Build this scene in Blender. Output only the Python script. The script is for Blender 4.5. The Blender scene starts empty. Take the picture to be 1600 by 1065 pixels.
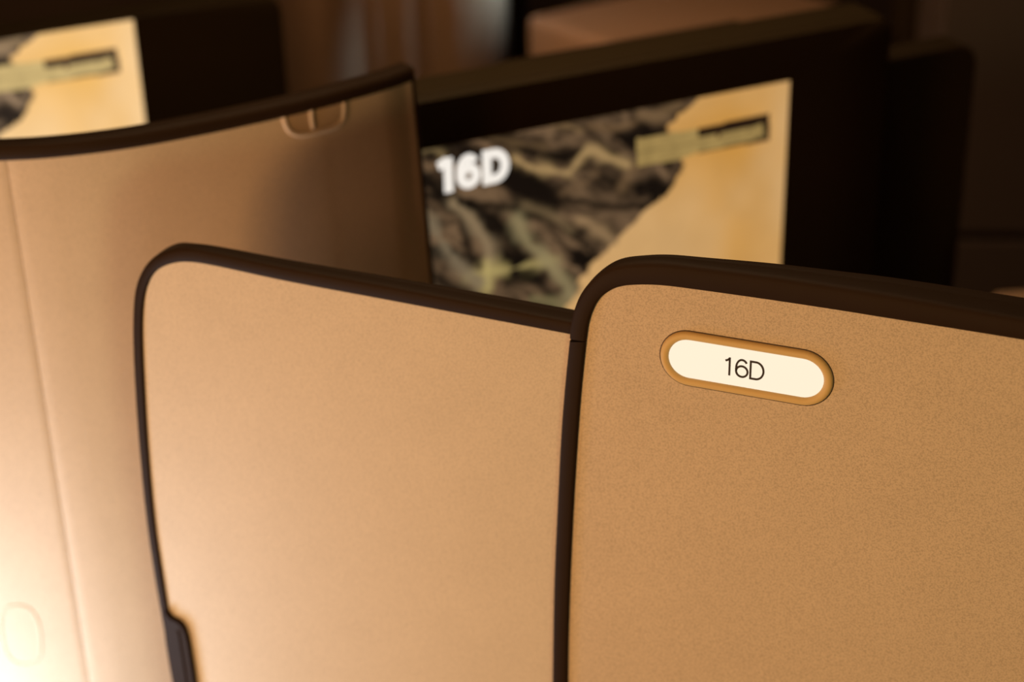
import bpy, bmesh, math
import numpy as np
from mathutils import Vector, Matrix

sc = bpy.context.scene
col = sc.collection

# ------------------------------------------------------------------ camera
F_PX, CX, CY = 2900.0, 800.0, 532.5
CAM = np.array([0.0, 0.0, 1.71])
def cam_basis(nx, ny):
    """basis of a camera that sees the straight-down direction at pixel (nx, ny)"""
    d = np.array([nx - CX, -(ny - CY), -F_PX]); d /= np.linalg.norm(d); Z = -d
    f = np.array([0, 0, -1.0]); Y = f - (f @ Z) * Z; Y /= np.linalg.norm(Y); X = np.cross(Y, Z)
    return np.array([X, Y, Z])
MB = cam_basis(926, 6020)
cam_d = bpy.data.cameras.new('camera'); cam = bpy.data.objects.new('camera', cam_d); col.objects.link(cam)
cam_d.sensor_width = 36.0; cam_d.lens = F_PX / 1600 * 36.0
m4 = Matrix.Identity(4)
for i in range(3):
    for j in range(3): m4[i][j] = float(MB[i][j])
    m4[i][3] = float(CAM[i])
cam.matrix_world = m4
cam_d.dof.use_dof = True; cam_d.dof.focus_distance = 1.245; cam_d.dof.aperture_fstop = 3.6
cam_d.clip_start = 0.05
sc.camera = cam

# ------------------------------------------------------------------ world, lights, exposure
w = bpy.data.worlds.new('world'); sc.world = w; w.use_nodes = True
w.node_tree.nodes['Background'].inputs[0].default_value = (1.0, 0.55, 0.25, 1)
w.node_tree.nodes['Background'].inputs[1].default_value = 0.06
def area(name, loc, target, size, power, color, size_y=None, spread=math.pi):
    l = bpy.data.lights.new(name, 'AREA'); l.energy = power; l.color = color; l.size = size
    if size_y: l.shape = 'RECTANGLE'; l.size_y = size_y
    l.spread = spread
    o = bpy.data.objects.new(name, l); col.objects.link(o); o.location = loc
    o.rotation_euler = (Vector(target) - Vector(loc)).to_track_quat('-Z', 'Y').to_euler()
    return o
area('cabin_lamp_right', (0.33, -0.35, 0.98), (0.05, 1.1, 1.0), 0.28, 2.5, (0.92, 1.0, 0.52))
area('cabin_lamp_left', (-1.0, -0.1, 0.96), (-0.1, 1.2, 1.0), 0.28, 14.6, (1.0, 0.54, 0.205))
area('ceiling_lamp', (-1.5, -0.6, 1.9), (-0.1, 1.1, 1.0), 0.5, 10.0, (1.0, 0.45, 0.22))
area('aisle_lamp', (-0.66, 1.02, 0.60), (-0.43, 1.40, 0.80), 0.14, 1.45, (1.0, 0.86, 0.66))
area('low_blue_fill', (-0.62, 1.22, 0.52), (-0.46, 1.42, 0.75), 0.16, 1.9, (0.58, 0.76, 1.0))  # added bluish fill, unseen, whitens the shell's lower left
area('blue_sheen_fill', (0.5, 2.86, 1.38), (-0.02, 3.0, 0.88), 0.06, 0.9, (0.45, 0.72, 1.0), spread=math.radians(20))  # unseen narrow light added for the bluish sheen on the curved shell
area('overhead_fill', (-0.14, 1.62, 2.5), (0.1, 1.5, 1.0), 0.3, 3.4, (1.0, 0.74, 0.42), spread=math.radians(90))  # unseen weak fill added to lift the dark top faces
area('rear_fill', (-0.35, 2.3, 1.45), (0.25, 2.9, 0.7), 0.3, 1.9, (1.0, 0.64, 0.34), spread=math.radians(100))  # unseen fill added to brighten the background and seat front

vs = sc.view_settings
vs.view_transform = 'Standard'; vs.look = 'None'; vs.gamma = 1.0; vs.use_curve_mapping = False
vs.exposure = 0.0

# ------------------------------------------------------------------ helpers
def ray(p):
    return MB @ np.array([p[0] - CX, -(p[1] - CY), -F_PX]) / F_PX
def hit_z(p, z):
    r = ray(p); return CAM + r * (z - CAM[2]) / r[2]
def hit_plane(p, P, n):
    r = ray(p); return CAM + r * (((P - CAM) @ n) / (r @ n))

def srgb(r, g, b):
    f = lambda c: (c / 255) / 12.92 if c / 255 <= 0.04045 else ((c / 255 + 0.055) / 1.055) ** 2.4
    return (f(r), f(g), f(b), 1.0)

class Frame:
    """upright plane: u to the right, v up (world height), n towards the viewer"""
    def __init__(s, P, deg):
        a = math.radians(deg); s.P = np.array([P[0], P[1], 0.0])
        s.u = np.array([math.cos(a), math.sin(a), 0]); s.n = np.array([math.sin(a), -math.cos(a), 0])
    def uv(s, p, off=0.0):
        q = hit_plane(p, s.P + s.n * off, s.n); return (float((q - s.P) @ s.u), float(q[2]))
    def w(s, u, v, n=0.0):
        q = s.P + s.u * u + s.n * n; return (float(q[0]), float(q[1]), float(v))

def new_obj(name, verts, faces, mat, parent=None, smooth=False, origin=None):
    me = bpy.data.meshes.new(name)
    o3 = np.array(origin if origin is not None else (0, 0, 0), float)
    me.from_pydata([tuple(np.array(v, float) - o3) for v in verts], [], faces)
    bm = bmesh.new(); bm.from_mesh(me); bmesh.ops.recalc_face_normals(bm, faces=bm.faces[:]); bm.to_mesh(me); bm.free()
    if smooth:
        me.polygons.foreach_set('use_smooth', [True] * len(me.polygons))
    me.materials.append(mat)
    o = bpy.data.objects.new(name, me); col.objects.link(o); o.location = tuple(o3)
    if parent is not None:
        o.parent = parent; o.matrix_parent_inverse = Matrix.Identity(4)
        o.location = tuple(o3 - np.array(world_loc(parent)))
    return o
def world_loc(o):
    l = np.array(o.location); p = o.parent
    while p is not None: l = l + np.array(p.location); p = p.parent
    return l
def soften(o, width, seg=2, angle=35):
    m = o.modifiers.new('bevel', 'BEVEL'); m.width = width; m.segments = seg; m.limit_method = 'ANGLE'; m.angle_limit = math.radians(angle)
    for p in o.data.polygons: p.use_smooth = True
    o.modifiers.new('normals', 'WEIGHTED_NORMAL')
    return o
def empty(name, loc, label, cat, group=None):
    o = bpy.data.objects.new(name, None); col.objects.link(o); o.location = loc; o.empty_display_size = 0.05
    tag(o, label, cat, group); return o
def tag(o, label=None, cat=None, group=None, kind=None):
    if label: o['label'] = label
    if cat: o['category'] = cat
    if group: o['group'] = group
    if kind: o['kind'] = kind
    return o

def spline(pts, k=8, closed=False):
    """Catmull-Rom (centripetal-like by plain uniform) through points"""
    P = [np.array(p, float) for p in pts]; n = len(P); out = []
    rng = range(n if closed else n - 1)
    for i in rng:
        p1, p2 = P[i], P[(i + 1) % n]
        p0 = P[(i - 1) % n] if (closed or i > 0) else 2 * p1 - p2
        p3 = P[(i + 2) % n] if (closed or i + 2 < n) else 2 * p2 - p1
        for j in range(k):
            t = j / k
            out.append(0.5 * (2 * p1 + (p2 - p0) * t + (2 * p0 - 5 * p1 + 4 * p2 - p3) * t * t + (3 * p1 - p0 - 3 * p2 + p3) * t ** 3))
    if not closed: out.append(P[-1])
    return out

def prism(name, fr, poly, n0, n1, mat, parent=None, bevel=0.0, origin=None, seg=3):
    k = len(poly)
    v = [fr.w(a, b, n0) for a, b in poly] + [fr.w(a, b, n1) for a, b in poly]
    f = [tuple(range(k)), tuple(range(2 * k - 1, k - 1, -1))] + [(i, (i + 1) % k, k + (i + 1) % k, k + i) for i in range(k)]
    o = new_obj(name, v, f, mat, parent, origin=origin)
    if bevel: soften(o, bevel, seg)
    return o

def loft(name, rings, mat, parent=None, closed_u=False, origin=None, caps=True, smooth=True):
    """rings: list of lists of 3-D points (cross-sections, closed loops)"""
    m = len(rings[0]); v = [p for r in rings for p in r]; f = []
    N = len(rings)
    for i in range(N if closed_u else N - 1):
        for j in range(m):
            a = i * m + j; b = i * m + (j + 1) % m; c = ((i + 1) % N) * m + (j + 1) % m; d = ((i + 1) % N) * m + j
            f.append((a, b, c, d))
    if caps and not closed_u:
        f.append(tuple(range(m))); f.append(tuple((N - 1) * m + j for j in range(m)))
    return new_obj(name, v, f, mat, parent, smooth=smooth, origin=origin)

def sharp_by_angle(o, deg=40):
    me = o.data; me.polygons.foreach_set('use_smooth', [True] * len(me.polygons))
    bm = bmesh.new(); bm.from_mesh(me)
    for e in bm.edges:
        if len(e.link_faces) == 2 and e.calc_face_angle(0) > math.radians(deg): e.smooth = False
    bm.to_mesh(me); bm.free(); return o

def trim_loft(name, fr, inner, outer, depth, mat, parent, front=0.0035, back=0.004, origin=None):
    """rounded edging: front band between two outlines, wrapped backwards by depth"""
    rings = []
    for (iu, iv), (ou, ov), d in zip(inner, outer, depth):
        def P(t, n): return fr.w(iu + (ou - iu) * t, iv + (ov - iv) * t, n)
        rings.append([P(0, -back), P(0, front * 0.45), P(0.05, front * .8), P(0.14, front), P(0.78, front), P(0.9, front * 0.75),
                      P(0.97, front * 0.2), P(1.0, -0.0015), P(1.0, -d * 0.55), P(0.985, -d * .6), P(0.985, -d * .66), P(1.0, -d * .7), P(0.98, -d), P(0, -d)])
    return sharp_by_angle(loft(name, rings, mat, parent, origin=origin), 50)

def ribbon(fr_pts, width, closed=False, round_end=True):
    """2-D polyline -> list of quads polygons (returned as verts2d, faces) with mitred joints"""
    P = [np.array(p, float) for p in fr_pts]; n = len(P); L, R = [], []
    for i in range(n):
        a = P[(i - 1) % n] if (closed or i > 0) else None; b = P[(i + 1) % n] if (closed or i < n - 1) else None
        d1 = (P[i] - a) / (np.linalg.norm(P[i] - a) + 1e-12) if a is not None else None
        d2 = (b - P[i]) / (np.linalg.norm(b - P[i]) + 1e-12) if b is not None else None
        if d1 is None: d1 = d2
        if d2 is None: d2 = d1
        n1 = np.array([-d1[1], d1[0]]); n2 = np.array([-d2[1], d2[0]]); m = n1 + n2; m /= np.linalg.norm(m) + 1e-12
        k = 1 / max(0.35, m @ n1)
        L.append(P[i] + m * width / 2 * k); R.append(P[i] - m * width / 2 * k)
    return L, R
def glyph_strokes(ch):
    arc = lambda cx, cy, rx, ry, a0, a1, k=22: [(cx + rx * math.cos(math.radians(a0 + (a1 - a0) * i / k)), cy + ry * math.sin(math.radians(a0 + (a1 - a0) * i / k))) for i in range(k + 1)]
    if ch == '1': return [([(0.0, 0.80), (0.12, 0.84), (0.21, 0.90), (0.26, 0.95)], False), ([(0.27, 0.0), (0.27, 1.0)], False)], 0.30
    if ch == '6':
        stem = arc(0.33, 0.66, 0.26, 0.31, 28, 90, 8) + arc(0.33, 0.50, 0.30, 0.47, 92, 180, 16)[0:] + arc(0.33, 0.33, 0.30, 0.30, 180, 185, 1)
        return [(stem, False), (arc(0.33, 0.325, 0.295, 0.295, 0, 360, 40)[:-1], True)], 0.66
    if ch == 'D':
        return [([(0.04, 0.03), (0.04, 0.97), (0.30, 0.97)] + arc(0.30, 0.50, 0.38, 0.47, 88, -88, 24) + [(0.30, 0.03)], True)], 0.70
def lettering(name, fr, items, weight, n0, n1, mat, parent, origin=None, slant=0.0):
    """items: (character, u, v, height, x scale)"""
    V, Fc = [], []
    for ch, u0, v0, h, sx in items:
        for pts, closed in glyph_strokes(ch)[0]:
            q = [(u0 + x * h * sx + slant * y * h, v0 + y * h) for x, y in pts]
            L, R = ribbon(q, weight, closed)
            k = len(L); base = len(V)
            for nn in (n0, n1):
                V += [fr.w(p[0], p[1], nn) for p in L] + [fr.w(p[0], p[1], nn) for p in R]
            for i in range(k if closed else k - 1):
                j = (i + 1) % k
                l0, l1, r0, r1 = base + i, base + j, base + k + i, base + k + j
                o2 = 2 * k
                Fc += [(l0, l1, r1, r0), (l0 + o2, r0 + o2, r1 + o2, l1 + o2), (l0, l0 + o2, l1 + o2, l1), (r0, r1, r1 + o2, r0 + o2)]
            if not closed:
                for i in (0, k - 1):
                    Fc.append((base + i, base + k + i, base + 3 * k + i, base + 2 * k + i))
    return new_obj(name, V, Fc, mat, parent, origin=origin)

# ------------------------------------------------------------------ materials
def mat_new(name):
    m = bpy.data.materials.new(name); m.use_nodes = True; nt = m.node_tree; return m, nt, nt.nodes['Principled BSDF']
def plain(name, color, rough=0.5, metal=0.0, vary=0.06, scale=40, spec=0.5):
    m, nt, b = mat_new(name)
    tc = nt.nodes.new('ShaderNodeTexCoord'); no = nt.nodes.new('ShaderNodeTexNoise'); no.inputs['Scale'].default_value = scale
    nt.links.new(tc.outputs['Object'], no.inputs['Vector'])
    mx = nt.nodes.new('ShaderNodeMix'); mx.data_type = 'RGBA'
    mx.inputs[6].default_value = tuple(c * (1 - vary) for c in color[:3]) + (1,); mx.inputs[7].default_value = tuple(c * (1 + vary) for c in color[:3]) + (1,)
    nt.links.new(no.outputs['Fac'], mx.inputs[0]); nt.links.new(mx.outputs[2], b.inputs['Base Color'])
    b.inputs['Roughness'].default_value = rough; b.inputs['Metallic'].default_value = metal; b.inputs['Specular IOR Level'].default_value = spec
    return m
def leatherette(name, color, grain=520.0, strength=0.10, rough=0.6):
    m, nt, b = mat_new(name)
    tc = nt.nodes.new('ShaderNodeTexCoord')
    n1 = nt.nodes.new('ShaderNodeTexNoise'); n1.inputs['Scale'].default_value = grain; n1.inputs['Detail'].default_value = 2.0; n1.inputs['Roughness'].default_value = 0.55
    n1.inputs['Distortion'].default_value = 0.6
    n2 = nt.nodes.new('ShaderNodeTexNoise'); n2.inputs['Scale'].default_value = 22.0; n2.inputs['Detail'].default_value = 4.0
    for n in (n1, n2): nt.links.new(tc.outputs['Object'], n.inputs['Vector'])
    rp = nt.nodes.new('ShaderNodeValToRGB'); rp.color_ramp.elements[0].position = 0.36; rp.color_ramp.elements[1].position = 0.56
    nt.links.new(n1.outputs['Fac'], rp.inputs[0])
    c = np.array(color[:3])
    rp.color_ramp.elements[0].color = tuple(c * (1 - 2.9 * strength)) + (1,); rp.color_ramp.elements[1].color = tuple(c * (1 + 0.5 * strength)) + (1,)
    m2 = nt.nodes.new('ShaderNodeMapRange'); m2.inputs[3].default_value = 0.95; m2.inputs[4].default_value = 1.05
    nt.links.new(n2.outputs['Fac'], m2.inputs[0])
    mul = nt.nodes.new('ShaderNodeVectorMath'); mul.operation = 'SCALE'
    nt.links.new(rp.outputs[0], mul.inputs[0]); nt.links.new(m2.outputs[0], mul.inputs['Scale'])
    nt.links.new(mul.outputs[0], b.inputs['Base Color'])
    bp = nt.nodes.new('ShaderNodeBump'); bp.inputs['Strength'].default_value = 0.12; bp.inputs['Distance'].default_value = 0.0004
    nt.links.new(n1.outputs['Fac'], bp.inputs['Height']); nt.links.new(bp.outputs[0], b.inputs['Normal'])
    b.inputs['Roughness'].default_value = rough; b.inputs['Specular IOR Level'].default_value = 0.25
    return m
def glow(name, color, strength):
    m, nt, b = mat_new(name); b.inputs['Base Color'].default_value = (0.02, 0.02, 0.02, 1); b.inputs['Roughness'].default_value = 0.4
    b.inputs['Emission Color'].default_value = color; b.inputs['Emission Strength'].default_value = strength; return m

M_leather = leatherette('beige_leatherette', (0.62, 0.48, 0.34), 800, 0.075)
M_door = leatherette('beige_door_leatherette', (0.64, 0.525, 0.395), 800, 0.05)
M_shell = leatherette('shell_leatherette', (0.64, 0.50, 0.36), 800, 0.05, 0.55)
M_trim = plain('dark_brown_plastic', (0.024, 0.0115, 0.005, 1), 0.65, spec=0.12)
M_seal = plain('dark_brown_seal', (0.023, 0.011, 0.005, 1), 0.65, spec=0.12)
M_gold = plain('satin_gold', (0.68, 0.46, 0.19, 1), 0.55, 0.0, 0.03, 60, spec=0.3)
M_sign = glow('sign_light', (1.0, 0.84, 0.64, 1), 1.02)
M_ink = plain('dark_ink', (0.018, 0.008, 0.004, 1), 0.6)
M_black = plain('black_bezel', (0.036, 0.022, 0.009, 1), 0.6, spec=0.12)
M_console = plain('dark_console', (0.034, 0.020, 0.009, 1), 0.65, spec=0.12)
M_brown = plain('brown_satin', (0.13, 0.075, 0.042, 1), 0.35)
M_seat = leatherette('brown_seat_leather', (0.34, 0.20, 0.12), 300, 0.05)
M_gap = plain('deep_groove', (0.05, 0.03, 0.018, 1), 0.8)
M_carpet = plain('dark_carpet', (0.03, 0.02, 0.014, 1), 0.95, scale=300, vary=0.3)
M_wall = plain('dark_wall_panel', (0.085, 0.055, 0.042, 1), 0.6)
M_white = glow('screen_white', (1.0, 0.93, 0.84, 1), 0.92)

# ------------------------------------------------------------------ the setting
def box(name, lo, hi, mat, parent=None, bevel=0.0):
    x0, y0, z0 = lo; x1, y1, z1 = hi
    v = [(x0, y0, z0), (x1, y0, z0), (x1, y1, z0), (x0, y1, z0), (x0, y0, z1), (x1, y0, z1), (x1, y1, z1), (x0, y1, z1)]
    f = [(0, 3, 2, 1), (4, 5, 6, 7), (0, 1, 5, 4), (1, 2, 6, 5), (2, 3, 7, 6), (3, 0, 4, 7)]
    o = new_obj(name, v, f, mat, parent, origin=((x0 + x1) / 2, (y0 + y1) / 2, z0))
    if bevel: soften(o, bevel)
    return o
tag(box('floor', (-2.2, -1.6, -0.05), (2.2, 4.6, 0.0), M_carpet), kind='structure')
tag(box('wall_back', (-2.2, 4.5, 0.0), (2.2, 4.6, 2.3), M_wall), kind='structure')
tag(box('wall_right', (2.1, -1.6, 0.0), (2.2, 4.5, 2.3), M_wall), kind='structure')

H = 1.15
# ------------------------------------------------------------------ right privacy panel (in focus)
P0 = hit_z((1000, 443), H)
FR = Frame(P0, -22.5)
base = FR.w(0.1, 0.0, 0)
panel = empty('privacy_panel', base, 'beige leatherette privacy panel with thick dark brown edging, carrying the lit oval 16D sign', 'partition')
inner_px = [(917, 530), (920, 508), (926, 487), (936, 468), (950, 455), (970, 446), (1000, 443), (1040, 444.5), (1100, 452), (1200, 466), (1300, 481), (1400, 497), (1600, 529), (1900, 580)]
outer_px = [(890, 526), (893, 500), (902, 470), (917, 446), (938, 426), (964, 413), (1000, 408), (1040, 408), (1100, 415), (1200, 428), (1300, 443), (1400, 459), (1600, 495), (1900, 548)]
depth_r = [.0035, .0035, .005, .008, .010, .011, .011, .012, .014, .018, .021, .024, .028, .030]
inn = [tuple(p) for p in spline([FR.uv(p) for p in inner_px], 8)]
out = [tuple(p) for p in spline([FR.uv(p) for p in outer_px], 8)]
dep = [float(p[0]) for p in spline([(d, 0) for d in depth_r], 8)]
U_END = inn[-1][0]
# lower left edge of the leather runs down beside the seal
strip_r = [FR.uv(p) for p in [(917, 531), (909, 610), (903, 690), (897, 790), (892, 900), (889, 1000), (888, 1090), (888, 1200)]]
strip_l = [FR.uv(p) for p in [(891, 531), (883, 610), (877, 690), (872, 790), (867, 900), (865, 1000), (864, 1090), (864, 1200)]]
sr = [tuple(p) for p in spline(strip_r, 6)]; sl = [tuple(p) for p in spline(strip_l, 6)]
sr.append((sr[-1][0], 0.03)); sl.append((sl[-1][0], 0.03))
poly = [(u + .002, v) for u, v in inn] + [(U_END + .002, 0.03)] + [(sr[-1][0] + .0, 0.03)] + [(u - 0.001, v) for u, v in sr[::-1]]
# leather reaches slightly under the edging
poly = []
for (a_, b_), (c_, d_) in zip(inn, out):
    L_ = math.hypot(c_ - a_, d_ - b_); poly.append((a_ + (c_ - a_) * .002 / L_, b_ + (d_ - b_) * .002 / L_))
poly += [(U_END, 0.03), (sr[-1][0] - .001, 0.03)] + [(u - 0.001, v) for u, v in sr[::-1]]
lea = prism('leather_panel', FR, poly, -0.016, 0.0, M_leather, panel, origin=base)
trim_loft('top_edging', FR, inn, out, dep, M_trim, panel, front=0.0035, origin=base)
rings = []
for (a, b), (c, d) in zip(sl, sr):
    P = lambda t, n: FR.w(a + (c - a) * t, b + (d - b) * t, n)
    rings.append([P(0, -.0028), P(0, .001), P(.06, .0028), P(.16, .0034), P(.84, .0034), P(.94, .0028), P(1, .001), P(1, -.0028)])
sharp_by_angle(loft('side_seal', rings, M_seal, panel, origin=base), 50)

# the lit sign: gold ring, glowing face, number
c_l = FR.uv((1068, 557)); c_r = FR.uv((1266, 592.5))
vmid = (c_l[1] + c_r[1]) / 2
ro = (FR.uv((1168, 534))[1] - FR.uv((1162, 617))[1]) / 2
ri = ro - 0.0060
print('sign', c_l, c_r, ro)
def stadium(u0, u1, v, r, k=20):
    pts = []
    for i in range(k + 1):
        a = math.radians(90 + 180 * i / k); pts.append((u0 + r * math.cos(a), v + r * math.sin(a)))
    for i in range(k + 1):
        a = math.radians(-90 + 180 * i / k); pts.append((u1 + r * math.cos(a), v + r * math.sin(a)))
    return pts
u0, u1 = c_l[0] + .0044, c_r[0] - .0053
sgn_o = FR.w((u0 + u1) / 2, vmid - ro, 0.0)
prof = [(ro + .0004, -0.002), (ro + .0003, 0.0003), (ro - .0003, .0016), (ro - .0012, .0026), (ro - .0028, .0029), (ro - .0045, .0026), (ro - .0057, .0016), (ri - .0001, .0004), (ri - .0002, -0.002)]
loops = [[FR.w(u, v, n) for u, v in stadium(u0, u1, vmid, r)] for r, n in prof]
rings = [list(x) for x in zip(*loops)]
ring = sharp_by_angle(loft('seat_sign', rings, M_gold, panel, closed_u=True, origin=sgn_o), 60)
ring['label'] = 'gold-rimmed oval lit seat number sign'
groove = [[FR.w(u, v, n) for u, v in stadium(u0, u1, vmid, r)] for r, n in [(ro, -.001), (ro, .0002), (ro + .0009, .00035), (ro + .0009, -.001)]]
g = loft('sign_gasket', [list(x) for x in zip(*groove)], M_gap, ring, closed_u=True, origin=sgn_o)
face = prism('sign_face', FR, stadium(u0, u1, vmid, ri), 0.0001, 0.0009, M_sign, ring, origin=sgn_o)
ch = FR.uv((1139, 557))[1] - FR.uv((1139, 585))[1]
b1 = FR.uv((1137, 585)); b6 = FR.uv((1149.5, 586)); bD = FR.uv((1171.5, 590))
vb = (FR.uv((1139, 584.5))[1] + FR.uv((1172, 590.5))[1]) / 2
f1 = FR.uv((1133.5, 585))[0]
lettering('sign_number', FR, [('1', f1, vb, ch, 0.80), ('6', b6[0], vb, ch, 0.98), ('D', bD[0], vb, ch, 1.02)], 0.0014, 0.0008, 0.0014, M_ink, ring, origin=sgn_o)

# ------------------------------------------------------------------ left sliding door
FD = Frame(FR.w(-0.05, 0, -0.006)[:2], -22.5)
dbase = FD.w(-0.2, 0.0, 0)
door = empty('suite_door', dbase, 'beige suite door with slim dark edging and rounded top corner, beside the 16D panel', 'door')
di = [(283, 1065), (270, 985), (256, 900), (243, 810), (233, 700), (227, 600), (224, 520), (226, 472), (233, 442), (246, 422), (268, 411), (296, 408), (340, 414.5), (450, 438), (600, 466), (750, 494), (897, 521.5)]
do = [(272, 1065), (258, 985), (243, 900), (230, 810), (219, 700), (212, 600), (209, 520), (211, 462), (219, 430), (236, 405), (262, 391), (296, 386), (340, 393), (450, 416), (600, 443.5), (750, 472), (897, 500.5)]
dd = [.014] * 11 + [.008, .009, .011, .013, .015, .016]
iu = [FD.uv(p) for p in di]; ou = [FD.uv(p) for p in do]
du = iu[0][0] - iu[1][0]
for lst in (iu, ou):
    u_, v_ = lst[0]; lst[:0] = [(u_ + .045, 0.03), (u_ + .040, 0.2), (u_ + .033, 0.42), (u_ + .016, 0.62)]
dd = [.014] * 4 + dd
iu = [tuple(p) for p in spline(iu, 8)]; ou = [tuple(p) for p in spline(ou, 8)]; dd = [float(p[0]) for p in spline([(d, 0) for d in dd], 8)]
right_u = iu[-1][0] + 0.004
mid = len(iu) // 2
poly = []
for (a, b), (c, d) in zip(iu, ou):
    L = math.hypot(c - a, d - b); poly.append((a + (c - a) * .002 / L, b + (d - b) * .002 / L))
mid_px = [(904, 540), (896, 610), (890, 690), (884.5, 790), (879.5, 900), (877, 1000), (876, 1090), (876, 1200)]
mm = [FD.uv(p) for p in mid_px]
poly += [(mm[0][0], poly[-1][1])] + mm + [(mm[-1][0], 0.03)]
prism('leather_panel', FD, poly, -0.011, 0.0, M_door, door, origin=dbase)
trim_loft('door_edging', FD, iu, ou, dd, M_trim, door, front=0.003, origin=dbase)
pull_px = [(258, 955), (263, 957), (269, 964), (279, 969), (287, 977), (292, 988), (296, 1006), (301, 1036), (307, 1075), (314, 1120), (319, 1150), (318, 1165), (306, 1172), (292, 1170), (281, 1110), (272, 1060), (262, 1000)]
pp = [tuple(p) for p in spline([FD.uv(p, 0.003) for p in pull_px], 5, closed=True)]
pl = prism('door_pull', FD, pp, 0.0, 0.0065, M_trim, door, origin=FD.w(*FD.uv((285, 1060)), 0), bevel=0.0018)
pl['label'] = 'dark moulded pull at the door edge'
gr = [tuple(FD.uv(p, .007)) for p in [(277, 985), (283, 1020), (290, 1065), (298, 1130)]]
L, R = ribbon(spline(gr, 5), 0.0022)
prism('pull_ridge', FD, [tuple(p) for p in L] + [tuple(p) for p in R[::-1]], 0.0063, 0.0078, M_trim, pl, origin=FD.w(*FD.uv((290, 1065)), 0), bevel=0.0006)

# ------------------------------------------------------------------ curved seat shell behind the door
top_px = [(0, 246.5), (100, 240), (200, 227.5), (300, 209.5), (400, 188.5), (500, 165), (600, 137), (644, 121.5)]
tp = [hit_z(p, H - 0.004)[:2] for p in top_px]
# measured rim bends; sweep it smoothly from the left, out of frame, to the right end
ext = [hit_z(p, H - 0.004)[:2] for p in [(-700, 246), (-450, 252), (-200, 251)]]
path = [np.array(p[:2]) for p in spline(ext + tp, 14)]
def frame_at(path, i):
    a = path[max(0, i - 1)]; b = path[min(len(path) - 1, i + 1)]; t = (b - a) / np.linalg.norm(b - a)
    return t, np.array([t[1], -t[0]])      # tangent, normal towards viewer
def shell_hit(p, off=0.0):
    r = ray(p); best = None
    for i in range(len(path) - 1):
        t, n = frame_at(path, i); a = path[i] + n * off; b = path[i + 1] + frame_at(path, i + 1)[1] * off
        M = np.array([[r[0], a[0] - b[0]], [r[1], a[1] - b[1]]])
        try: s, k = np.linalg.solve(M, a - CAM[:2])
        except Exception: continue
        if -1e-6 <= k <= 1 + 1e-6 and s > 0 and (best is None or s < best[0]): best = (s, i + k)
    s, k = best; q = CAM + r * s; return q, k
LEAN = 0.062        # the shell's right end leans outwards towards the floor
def pt(k, off, z):
    i = min(int(k), len(path) - 2); f = k - i
    n = frame_at(path, i)[1] * (1 - f) + frame_at(path, i + 1)[1] * f
    q = path[i] * (1 - f) + path[i + 1] * f + n * off + frame_at(path, i)[0] * max(0, H - z) * LEAN * max(0.0, min(1.0, (k / len(path) - .45) / .55)); return (float(q[0]), float(q[1]), float(z))
seam_k = shell_hit((22, 330))[1]
sb = pt(len(path) * .6, 0, 0)
shell = empty('seat_shell', sb, 'curved beige seat shell with dark rim, sweeping behind the door towards the monitors', 'partition')
def shell_part(name, k0, k1, mat, n0, n1, z0, z1, steps=60, edge=0.0012):
    rings = []
    for i in range(steps + 1):
        k = k0 + (k1 - k0) * i / steps
        e = 0
        if i == 0 or i == steps: e = edge
        rings.append([pt(k, n0, z0), pt(k, n1 - e, z0), pt(k, n1 - e, z1), pt(k, n0, z1)])
    return sharp_by_angle(loft(name, rings, mat, shell, origin=sb), 40)
K = len(path) - 1
shell_part('outer_panel', 0, seam_k - 0.035, M_shell, -0.016, 0.0, 0.03, H, 60)
shell_part('inner_panel', seam_k + 0.035, K, M_shell, -0.016, 0.0, 0.03, H, 90)
shell_part('seam_backing', seam_k - 0.3, seam_k + 0.3, M_gap, -0.012, -0.0022, 0.03, H - .003, 4)
# rim
rings = []
for i in range(141):
    k = K * i / 140
    prof = [(-.017, H - .006), (.0018, H - .006), (.003, H - .0045), (.0034, H - .002), (.0034, H + .0035), (.002, H + .006), (-.001, H + .0075), (-.014, H + .0075), (-.017, H + .006)]
    rings.append([pt(k, a, b) for a, b in prof])
sharp_by_angle(loft('rim', rings, M_trim, shell, origin=sb), 50)
# end post edging at the right end of the shell
tK, nK = frame_at(path, K)
e0 = path[K]
pv = []
for (a, b) in [(0.0, -.0165), (0.0, .0005), (.0015, .0012), (.003, .0), (.0035, -.003), (.0035, -.0165)]:
    q = e0 + tK * a + nK * b; pv.append(q)
sh_ = tK * (H - .03) * LEAN
v = [(q[0] + sh_[0], q[1] + sh_[1], .03) for q in pv] + [(q[0], q[1], H + .003) for q in pv]; k_ = len(pv)
new_obj('end_edging', v, [tuple(range(k_)), tuple(range(k_, 2 * k_))] + [(i, (i + 1) % k_, k_ + (i + 1) % k_, k_ + i) for i in range(k_)], M_trim, shell, origin=sb)

def tube_on_shell(name, pxs, rad, mat, parent, closed=False, flat=0.6, off=0.0, k=6, sides=10):
    pts = spline([(p[0], p[1]) for p in pxs], k, closed)
    C3 = [shell_hit(p, off) for p in pts]; rings = []
    n = len(C3)
    for i in range(n):
        a = C3[(i - 1) % n if closed else max(0, i - 1)][0]; b = C3[(i + 1) % n if closed else min(n - 1, i + 1)][0]
        t = (b - a) / np.linalg.norm(b - a); nn = np.array([*frame_at(path, int(C3[i][1]))[1], 0.0]); s = np.cross(t, nn); s /= np.linalg.norm(s)
        rings.append([tuple(C3[i][0] + s * rad * math.cos(2 * math.pi * j / sides) + nn * rad * flat * math.sin(2 * math.pi * j / sides)) for j in range(sides)])
    return loft(name, rings, mat, parent, closed_u=closed, origin=tuple(C3[n // 2][0]))
M_grip_shade = plain('grip_shade', (0.44, 0.31, 0.20, 1), 0.5)  # darker than the shell: shade inside the grip put into the colour
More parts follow.
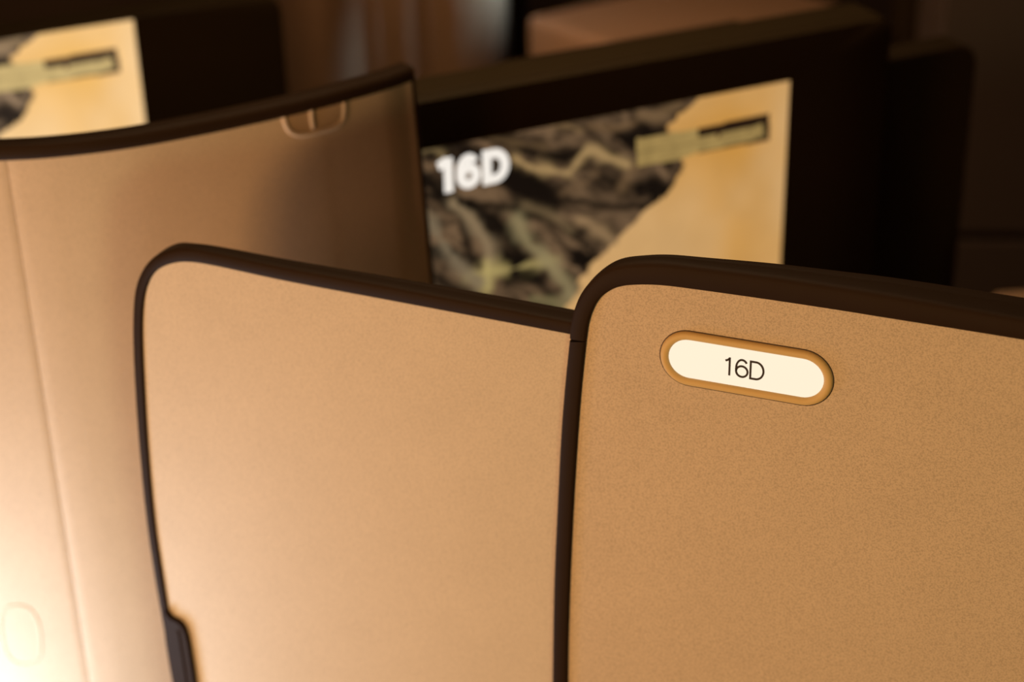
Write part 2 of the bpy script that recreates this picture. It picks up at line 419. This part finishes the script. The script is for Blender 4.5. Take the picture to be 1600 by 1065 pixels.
grip_px = [(442, 176), (446, 193), (455, 206), (472, 210), (498, 205), (522, 198), (534, 189), (537, 175), (537, 158)]
gp = tube_on_shell('recessed_grip', grip_px, 0.0026, M_shell, shell, flat=0.9)
gp['label'] = 'moulded U-shaped grip under the rim'
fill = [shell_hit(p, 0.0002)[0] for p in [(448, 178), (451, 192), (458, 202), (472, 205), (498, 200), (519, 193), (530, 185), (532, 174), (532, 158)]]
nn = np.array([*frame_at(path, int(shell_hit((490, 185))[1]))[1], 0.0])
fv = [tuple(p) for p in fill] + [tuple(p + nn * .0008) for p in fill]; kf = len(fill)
new_obj('grip_shade_plate', fv, [tuple(range(kf)), tuple(range(kf, 2 * kf))] + [(i, (i + 1) % kf, kf + (i + 1) % kf, kf + i) for i in range(kf)], M_grip_shade, gp, origin=tuple(fill[4]))  # thin raised plate, its darker colour stands in for recess shade
tube_on_shell('grip_peg', [(486, 168), (487, 185), (489, 200)], 0.0022, M_shell, gp, flat=0.8, off=0.001)
ov = []
for i in range(24):
    a = 2 * math.pi * i / 24; x = 30 * np.sign(math.cos(a)) * abs(math.cos(a)) ** .8; y = 46 * np.sign(math.sin(a)) * abs(math.sin(a)) ** .75
    ov.append((33 + x + 0.13 * (y), 992 + y))
bt = tube_on_shell('oval_button', ov, 0.0016, M_shell, shell, closed=True, flat=0.5, k=3)
bt['label'] = 'faint embossed oval outline low on the shell'

# ------------------------------------------------------------------ screens
FM = Frame(hit_plane((1233, 125), np.array([0, 1.40 * 1.3, 0]), np.array([0, -1.0, 0]))[:2], 24.3)
S_TR = FM.uv((1233, 125)); S_W, S_H = 0.545, 0.330
NX, NY = 436, 264
def screen_picture():
    """colours of the shown picture, laid out in the screen's own plane (metres from its top right corner)"""
    U = np.linspace(-S_W, 0, NX + 1)[None, :].repeat(NY + 1, 0) + S_TR[0]; V = np.linspace(-S_H, 0, NY + 1)[:, None].repeat(NX + 1, 1) + S_TR[1]
    q = lambda p: np.array(FM.uv(p))
    PX = FM.uv((900, 300))[0] - FM.uv((899, 300))[0]        # one photo pixel in metres
    rs = np.random.RandomState(7)
    def noise(x, y, seed):
        r = np.random.RandomState(seed); T = r.rand(128, 128)
        xi = np.floor(x).astype(int); yi = np.floor(y).astype(int); fx = x - xi; fy = y - yi
        fx = fx * fx * (3 - 2 * fx); fy = fy * fy * (3 - 2 * fy)
        g = lambda a, b: T[a % 128, b % 128]
        return (g(xi, yi) * (1 - fx) + g(xi + 1, yi) * fx) * (1 - fy) + (g(xi, yi + 1) * (1 - fx) + g(xi + 1, yi + 1) * fx) * fy
    def fbm(x, y, seed, o=4):
        s = 0; a = 1; t = 0
        for i in range(o): s = s + a * noise(x * 2 ** i, y * 2 ** i, seed + i); t += a; a *= .55
        return s / t
    lin = lambda *c: np.array(srgb(*c)[:3])
    sst = lambda a, b, x: np.clip((x - a) / (b - a), 0, 1) ** 2 * (3 - 2 * np.clip((x - a) / (b - a), 0, 1))
    # mountains: warped ridges
    wx = U + 0.030 * (fbm(U * 22, V * 22, 11) - .5); wy = V + 0.030 * (fbm(U * 22 + 9, V * 22, 21) - .5)
    along = wx * .55 + wy * .83; acr = wx * .83 - wy * .55
    rg = 1 - np.abs(2 * fbm(acr * 13 + 3, along * 38, 31, 5) - 1) * 2.0
    rg = np.clip(rg, 0, 1)
    md = fbm(U * 14, V * 14, 51, 3)
    mt = lin(19, 13, 9)[None, None, :] + (rg ** 2.2 * (0.25 + 1.3 * md))[:, :, None] * (lin(118, 92, 66) - lin(19, 13, 9))[None, None, :]
    def seg_dist(pts):
        D = np.full(U.shape, 9.0)
        P = [q(p) for p in pts]; P = spline(P, 5)
        for a, b in zip(P[:-1], P[1:]):
            d = b - a; L = d @ d + 1e-12
            t = np.clip(((U - a[0]) * d[0] + (V - a[1]) * d[1]) / L, 0, 1)
            D = np.minimum(D, np.hypot(U - a[0] - t * d[0], V - a[1] - t * d[1]))
        return D
    jag = 1 + 1.1 * (fbm(U * 60, V * 60, 71, 3) - .5) * 2
    light = [([(803, 246), (834, 263), (857, 265), (888, 269), (907, 242), (927, 234), (950, 246), (981, 257)], 7, (172, 140, 92), .85),
             ([(706, 315), (737, 343), (756, 373), (764, 404), (756, 432)], 9, (138, 116, 86), .9),
             ([(735, 428), (760, 424), (795, 420), (826, 412), (857, 408)], 8, (168, 148, 92), .8),
             ([(760, 412), (760, 450)], 9, (182, 162, 100), .75),
             ([(663, 335), (694, 381), (717, 412), (748, 440)], 9, (122, 106, 82), .85),
             ([(807, 343), (826, 381), (849, 400), (880, 440), (896, 470)], 10, (140, 125, 88), .8),
             ([(862, 190), (880, 193), (905, 203)], 6, (122, 96, 64), .8), ([(760, 215), (800, 222), (850, 228)], 5, (98, 76, 50), .7),
             ([(970, 292), (981, 273), (1000, 253)], 7, (112, 86, 58), .7), ([(905, 340), (935, 358), (958, 378)], 9, (150, 120, 84), .8),
             ([(1000, 180), (1030, 178), (1060, 160)], 8, (118, 92, 62), .7), ([(880, 300), (905, 290), (930, 270)], 8, (104, 80, 55), .7),
             ([(655, 235), (675, 232), (690, 240)], 7, (120, 100, 66), .8), ([(820, 320), (860, 335), (890, 360)], 6, (110, 90, 62), .7),
             ([(830, 465), (860, 470), (890, 485)], 7, (120, 108, 72), .8), ([(920, 195), (960, 200), (990, 192)], 5, (110, 84, 56), .7)]
    dark = [([(756, 215), (800, 228), (857, 242), (885, 250)], 7), ([(1008, 319), (957, 323), (900, 312), (857, 296), (800, 262)], 6), ([(721, 343), (733, 393), (745, 402)], 10),
            ([(768, 339), (795, 373), (810, 397)], 10), ([(672, 420), (700, 445), (740, 465)], 9), ([(790, 440), (834, 432), (860, 462)], 9), ([(700, 325), (760, 320), (830, 332), (900, 372), (925, 395)], 6),
            ([(660, 270), (690, 310), (705, 318)], 7), ([(1065, 262), (1040, 295), (1000, 325)], 9), ([(960, 215), (1000, 212), (1040, 200)], 6), ([(930, 385), (915, 410)], 8), ([(895, 262), (925, 262), (955, 285), (975, 300)], 5)]
    for pts, wd in dark:
        a = np.exp(-(seg_dist(pts) / (wd * PX * jag)) ** 2) * .9; mt = mt * (1 - a[:, :, None]) + lin(17, 12, 8) * a[:, :, None]
    for pts, wd, c, s in light:
        a = np.exp(-(seg_dist(pts) / (wd * PX * jag)) ** 2) * s; mt = mt * (1 - a[:, :, None]) + lin(*c) * a[:, :, None]
    # sand
    s1 = fbm(U * 9 + 4, V * 7, 91, 3); s2 = fbm(U * 30, V * 26, 97, 3)
    org = np.clip(np.exp(-((U - q((1165, 330))[0]) / .065) ** 2) * .55 + (s1 - .5) * 1.9, 0, 1)
    sd = lin(204, 160, 104) * (1 - org[:, :, None]) + lin(196, 140, 62) * org[:, :, None]
    sd = sd * (0.93 + .14 * s2)[:, :, None]
    bd = [q(p) for p in [(1120, 120), (1093, 149), (1074, 168), (1051, 193), (1062, 230), (1072, 253), (1062, 277), (1028, 308), (1000, 335), (969, 366), (946, 389), (915, 432), (903, 452), (888, 484), (860, 540), (830, 600)]]
    bd = sorted([(b[1], b[0]) for b in bd]); B = np.interp(V, [b[0] for b in bd], [b[1] for b in bd]) + .030 * (fbm(U * 70, V * 70, 61, 3) - .5)
    mask = sst(-.003, .003, U - B)[:, :, None]
    im = mt * (1 - mask) + sd * mask
    # caption block: dark backing with khaki lettering rows
    def inpoly(pts):
        P = [q(p) for p in pts]; ins = np.zeros(U.shape, bool); n = len(P)
        for i in range(n):
            a, b = P[i], P[(i + 1) % n]
            c = ((a[1] > V) != (b[1] > V)) & (U < (b[0] - a[0]) * (V - a[1]) / (b[1] - a[1] + 1e-12) + a[0]); ins ^= c
        return ins
    im[inpoly([(1088, 200), (1201, 176), (1201, 218), (1090, 238)])] = lin(34, 20, 12)
    kh = inpoly([(993, 216), (1089, 200), (1090, 214), (1191, 193), (1193, 213), (1080, 240), (1060, 249), (995, 259)])
    tx = noise(U * 230, V * 90, 5) * noise(U * 90, V * 20, 8)
    im[kh] = (lin(152, 126, 74)[None, :] * (0.72 + .45 * (1 - tx[kh]))[:, None])
    q0, q1 = q((995, 238)), q((1190, 204))
    im = np.where((kh & (np.abs(V - (q0[1] + (U - q0[0]) * (q1[1] - q0[1]) / (q1[0] - q0[0]))) < .0011))[:, :, None], im * .72, im)
    im[inpoly([(1118, 206), (1126, 204), (1126, 213), (1118, 214)])] = lin(70, 48, 30)
    return im
PIC = screen_picture()
def picture_material():
    m, nt, b = mat_new('screen_picture'); at = nt.nodes.new('ShaderNodeAttribute'); at.attribute_name = 'picture'
    b.inputs['Base Color'].default_value = (.01, .01, .01, 1); b.inputs['Roughness'].default_value = .35; b.inputs['Specular IOR Level'].default_value = 0.2
    nt.links.new(at.outputs['Color'], b.inputs['Emission Color']); b.inputs['Emission Strength'].default_value = 1.0
    return m, b
M_pic, _b = picture_material()
M_pic2, _b2 = picture_material(); M_pic2.name = 'brighter_screen_picture'; _b2.inputs['Emission Strength'].default_value = 1.42
_nt = M_pic2.node_tree; _g = _nt.nodes.new('ShaderNodeGamma'); _g.inputs[1].default_value = 0.80
_lk = _b2.inputs['Emission Color'].links[0]; _nt.links.new(_lk.from_socket, _g.inputs[0]); _nt.links.new(_g.outputs[0], _b2.inputs['Emission Color'])
def make_screen(fr, utr, vtr, mat, parent, sw=S_W, sh=S_H, n=0.0015):
    V = []
    for j in range(NY + 1):
        for i in range(NX + 1): V.append((utr - sw + sw * i / NX, vtr - sh + sh * j / NY))
    w_ = NX + 1
    Fc = [(j * w_ + i, j * w_ + i + 1, (j + 1) * w_ + i + 1, (j + 1) * w_ + i) for j in range(NY) for i in range(NX)]
    org = fr.w(utr - sw / 2, vtr - sh, n)
    me = bpy.data.meshes.new('screen'); me.from_pydata([tuple(np.array(fr.w(a, b, n)) - org) for a, b in V], [], Fc)
    ca = me.color_attributes.new('picture', 'FLOAT_COLOR', 'POINT')
    c4 = np.ones(((NY + 1) * (NX + 1), 4), np.float32); c4[:, :3] = PIC.reshape(-1, 3); ca.data.foreach_set('color', c4.ravel())
    me.materials.append(mat); o = bpy.data.objects.new('screen', me); col.objects.link(o)
    o.parent = parent; o.location = tuple(np.array(org) - world_loc(parent)); return o
def rounded(u0, v0, u1, v1, r, k=8, corners=(1, 1, 1, 1)):
    pts = []
    for (cx, cy, a0, on) in [(u1 - r, v1 - r, 0, corners[0]), (u0 + r, v1 - r, 90, corners[1]), (u0 + r, v0 + r, 180, corners[2]), (u1 - r, v0 + r, 270, corners[3])]:
        for i in range(k + 1):
            a = math.radians(a0 + 90 * i / k); pts.append((cx + r * math.cos(a), cy + r * math.sin(a)))
    return pts
def monitor(fr, tr, label, mat, right_extra, top_extra, depth=0.055):
    bs = fr.w(tr[0] - S_W / 2, 0.0, -depth)
    t = empty('seat_monitor', bs, label, 'screen', 'seat monitors showing the desert picture')
    u0, u1, v0, v1 = tr[0] - S_W - .03, tr[0] + right_extra, tr[1] - S_H - .04, tr[1] + top_extra
    prism('housing', fr, rounded(u0, v0, u1, v1, .022), -depth, -0.006, M_black, t, bevel=.004, origin=bs)
    # front frame ring around the glass
    O = rounded(u0 + .002, v0 + .002, u1 - .002, v1 - .002, .020); I = rounded(tr[0] - S_W - .001, tr[1] - S_H - .001, tr[0] + .001, tr[1] + .001, .004)
    rings = [[fr.w(*i_, -.008), fr.w(*i_, .002), fr.w(i_[0] * .6 + o_[0] * .4, i_[1] * .6 + o_[1] * .4, .003), fr.w(o_[0] * .96 + i_[0] * .04, o_[1] * .96 + i_[1] * .04, .002), fr.w(*o_, -.001), fr.w(*o_, -.008)] for i_, o_ in zip(I, O)]
    sharp_by_angle(loft('bezel', rings, M_black, t, closed_u=True, origin=bs), 45)
    s = make_screen(fr, tr[0], tr[1], mat, t)
    return t, s
te = FM.uv((1233, 50))[1] - S_TR[1]; re_ = FM.uv((1384, 200))[0] - S_TR[0]
mon, scr = monitor(FM, S_TR, 'large black-framed monitor reading 16D over a desert picture, behind the 16D sign', M_pic, re_, te)
# number on the picture
wt = 0.0094; pxm = (FM.uv((800, 260))[0] - FM.uv((700, 260))[0]) / 100
vbase = FM.uv((697, 300))[1]; Ht = FM.uv((697, 245.5))[1] - vbase
hg = (Ht - wt) / 0.94
lettering('screen_number', FM, [('1', FM.uv((683.5, 270))[0], vbase, Ht, 15.5 * pxm / (0.27 * Ht)), ('6', FM.uv((719, 270))[0] - .03 * hg, vbase + wt / 2 - .03 * hg, hg, 24 * pxm / (.60 * hg)), ('D', FM.uv((759.5, 262))[0] - .04 * hg, vbase + wt / 2 - .03 * hg, hg, 28.5 * pxm / (.64 * hg))], wt, 0.0017, 0.0022, M_white, scr, origin=FM.w(FM.uv((740, 270))[0], vbase, .0017))

# far left monitor: same height, further back
L_TR = hit_z((207, 28), S_TR[1])
FL = Frame(L_TR[:2], 24.3)
print('left tr', L_TR, FL.uv((207, 28)), FL.uv((227, 190)), FM.uv((1218, 415)), 'textbox right', FL.uv((180, 78)), FM.uv((1200, 178)), S_TR, FL.uv((445, 20)))
mon2, scr2 = monitor(FL, (0.0, S_TR[1]), 'black-framed monitor in the upper left corner, partly hidden by the curved shell', M_pic2, FL.uv((446, 60))[0], FL.uv((400, -2))[1] - S_TR[1])

# ------------------------------------------------------------------ monitor console, right of the screen
FC = Frame(FM.w(0, 0, -0.062)[:2], 24.3)
a = FC.uv((1521, 160)); tpz = FC.uv((1450, 80))[1]
cb = FC.w(0.1, 0, -.02)
cons = empty('monitor_console', cb, 'tall black console panel with a rounded corner, standing behind the 16D monitor', 'console')
prism('console_body', FC, rounded(-0.20, 0.0, a[0], tpz, .028, corners=(1, 1, 0, 0)), -0.04, 0.0, M_console, cons, bevel=.004, origin=cb)
prism('console_ledge', FC, rounded(-0.26, tpz + .012, 0.045, FC.uv((940, 72))[1] if False else tpz + .034, .010), -0.11, -0.045, M_console, cons, bevel=.004, origin=cb)

# ------------------------------------------------------------------ background seats
def extrude_path(name, pts, z0, z1, th, mat, parent, origin, edge=0.01, steps=10):
    P = [np.array(p[:2]) for p in spline([p[:2] for p in pts], steps)]; rings = []
    for i in range(len(P)):
        t, n = frame_at(P, i)
        prof = [(-th, z0), (0, z0), (0, z1 - edge), (-edge * .3, z1 - edge * .3), (-edge, z1), (-th + edge, z1), (-th, z1 - edge)]
        rings.append([(*(P[i] + n * a_), b_) for a_, b_ in prof])
    return sharp_by_angle(loft(name, rings, mat, parent, origin=origin), 40)
# curved glossy shell, top centre-left
def gp_(px, y, off=0.0):  # point on the vertical plane y = const under pixel column px near the top of the frame
    r = ray((px, 60)); s = (y - CAM[1]) / r[1]; return np.array([CAM[0] + r[0] * s, y])
pts = [gp_(400, 3.05), gp_(450, 2.92), gp_(500, 2.87), gp_(555, 2.905), gp_(590, 2.915), gp_(640, 2.905), gp_(675, 2.915), gp_(715, 2.90), gp_(755, 2.92), gp_(783, 2.98), gp_(797, 3.09)]
ob = (*pts[5], 0.0)
fs = empty('curved_seat_shell', ob, 'glossy brown curved seat shell with a bluish sheen at its right edge, top centre', 'partition')
extrude_path('shell_skin', pts, 0.0, 1.12, 0.03, M_brown, fs, ob)
r0 = gp_(796, 3.15); r1 = gp_(826, 3.15)
o = box('dark_post', (r0[0], 3.15, 0.0), (r1[0], 3.20, 1.15), M_console, None, .006)
tag(o, 'narrow black upright between the glossy curved shell and the brown seat', 'post')

# brown seat with flat top, top centre
zt = 0.74
A = hit_z((822, 25), zt); Bp = hit_z((1010, 88), zt); Dp = hit_z((870, -40), zt); Cp = hit_z((1330, 10), zt)
Bp2 = Bp; 
sbx = (float((A[0] + Cp[0]) / 2), float((A[1] + Cp[1]) / 2), 0.0)
seat = empty('brown_seat', sbx, 'brown leather seat end with a flat top, rising behind the 16D monitor', 'seat')
quad = [A[:2], Bp[:2], Cp[:2], (A + (Cp - Bp))[:2]]
def quad_prism(name, quad, z0, z1, mat, parent, origin, bev):
    v = [(q_[0], q_[1], z0) for q_ in quad] + [(q_[0], q_[1], z1) for q_ in quad]
    o = new_obj(name, v, [(0, 1, 2, 3), (4, 5, 6, 7), (0, 1, 5, 4), (1, 2, 6, 5), (2, 3, 7, 6), (3, 0, 4, 7)], mat, parent, origin=origin); soften(o, bev, 5); return o
quad_prism('seat_body', quad, 0.0, zt, M_seat, seat, sbx, 0.012)
print('seat quad', quad)

# right background: post, wall panel, shelf
q1 = gp_(1401, 3.1); q2 = gp_(1468, 3.1)
o = box('dark_pillar', (q1[0], 3.08, 0.0), (q2[0], 3.16, 1.3), M_console, None, .008)
tag(o, 'wide black upright in the top right, behind the rounded console corner', 'pillar')
FW = Frame(gp_(1472, 2.72), -4)
cbn = FW.w(.35, 0, 0)
wp = empty('side_cabinet', cbn, 'dull brown cabinet with a dark horizontal groove, at the right edge behind the console', 'cabinet')
za, zb = FW.uv((1550, 364))[1], FW.uv((1550, 378))[1]
prism('cabinet_front', FW, [(0, za), (.75, za), (.75, 1.3), (0, 1.3)], -0.25, 0, M_wall, wp, bevel=.003, origin=cbn)
prism('cabinet_plinth', FW, [(0, 0), (.75, 0), (.75, zb), (0, zb)], -0.25, 0, M_wall, wp, bevel=.003, origin=cbn)
prism('cabinet_groove', FW, [(0.004, zb), (.746, zb), (.746, za), (0.004, za)], -0.24, -.012, M_console, wp, origin=cbn)  # recessed strip in the dark console colour
# brown armrest peeking over the sharp panel at the far right
FA = Frame((0.5, 1.75), -8)
ab = FA.w(.1, 0, 0)
tl = FA.uv((1535, 500)); tr_ = FA.uv((1600, 488))
arm = prism('armrest', FA, [(tl[0], 0), (tl[0] + .3, 0), (tl[0] + .3, tr_[1] + .01), (tl[0] + .05, tr_[1]), (tl[0] + .02, tr_[1] - .004), (tl[0], tl[1] - .01)], -0.06, 0, M_seat, None, bevel=.006, origin=ab)
tag(arm, 'brown padded armrest just showing above the panel edge at far right', 'armrest')
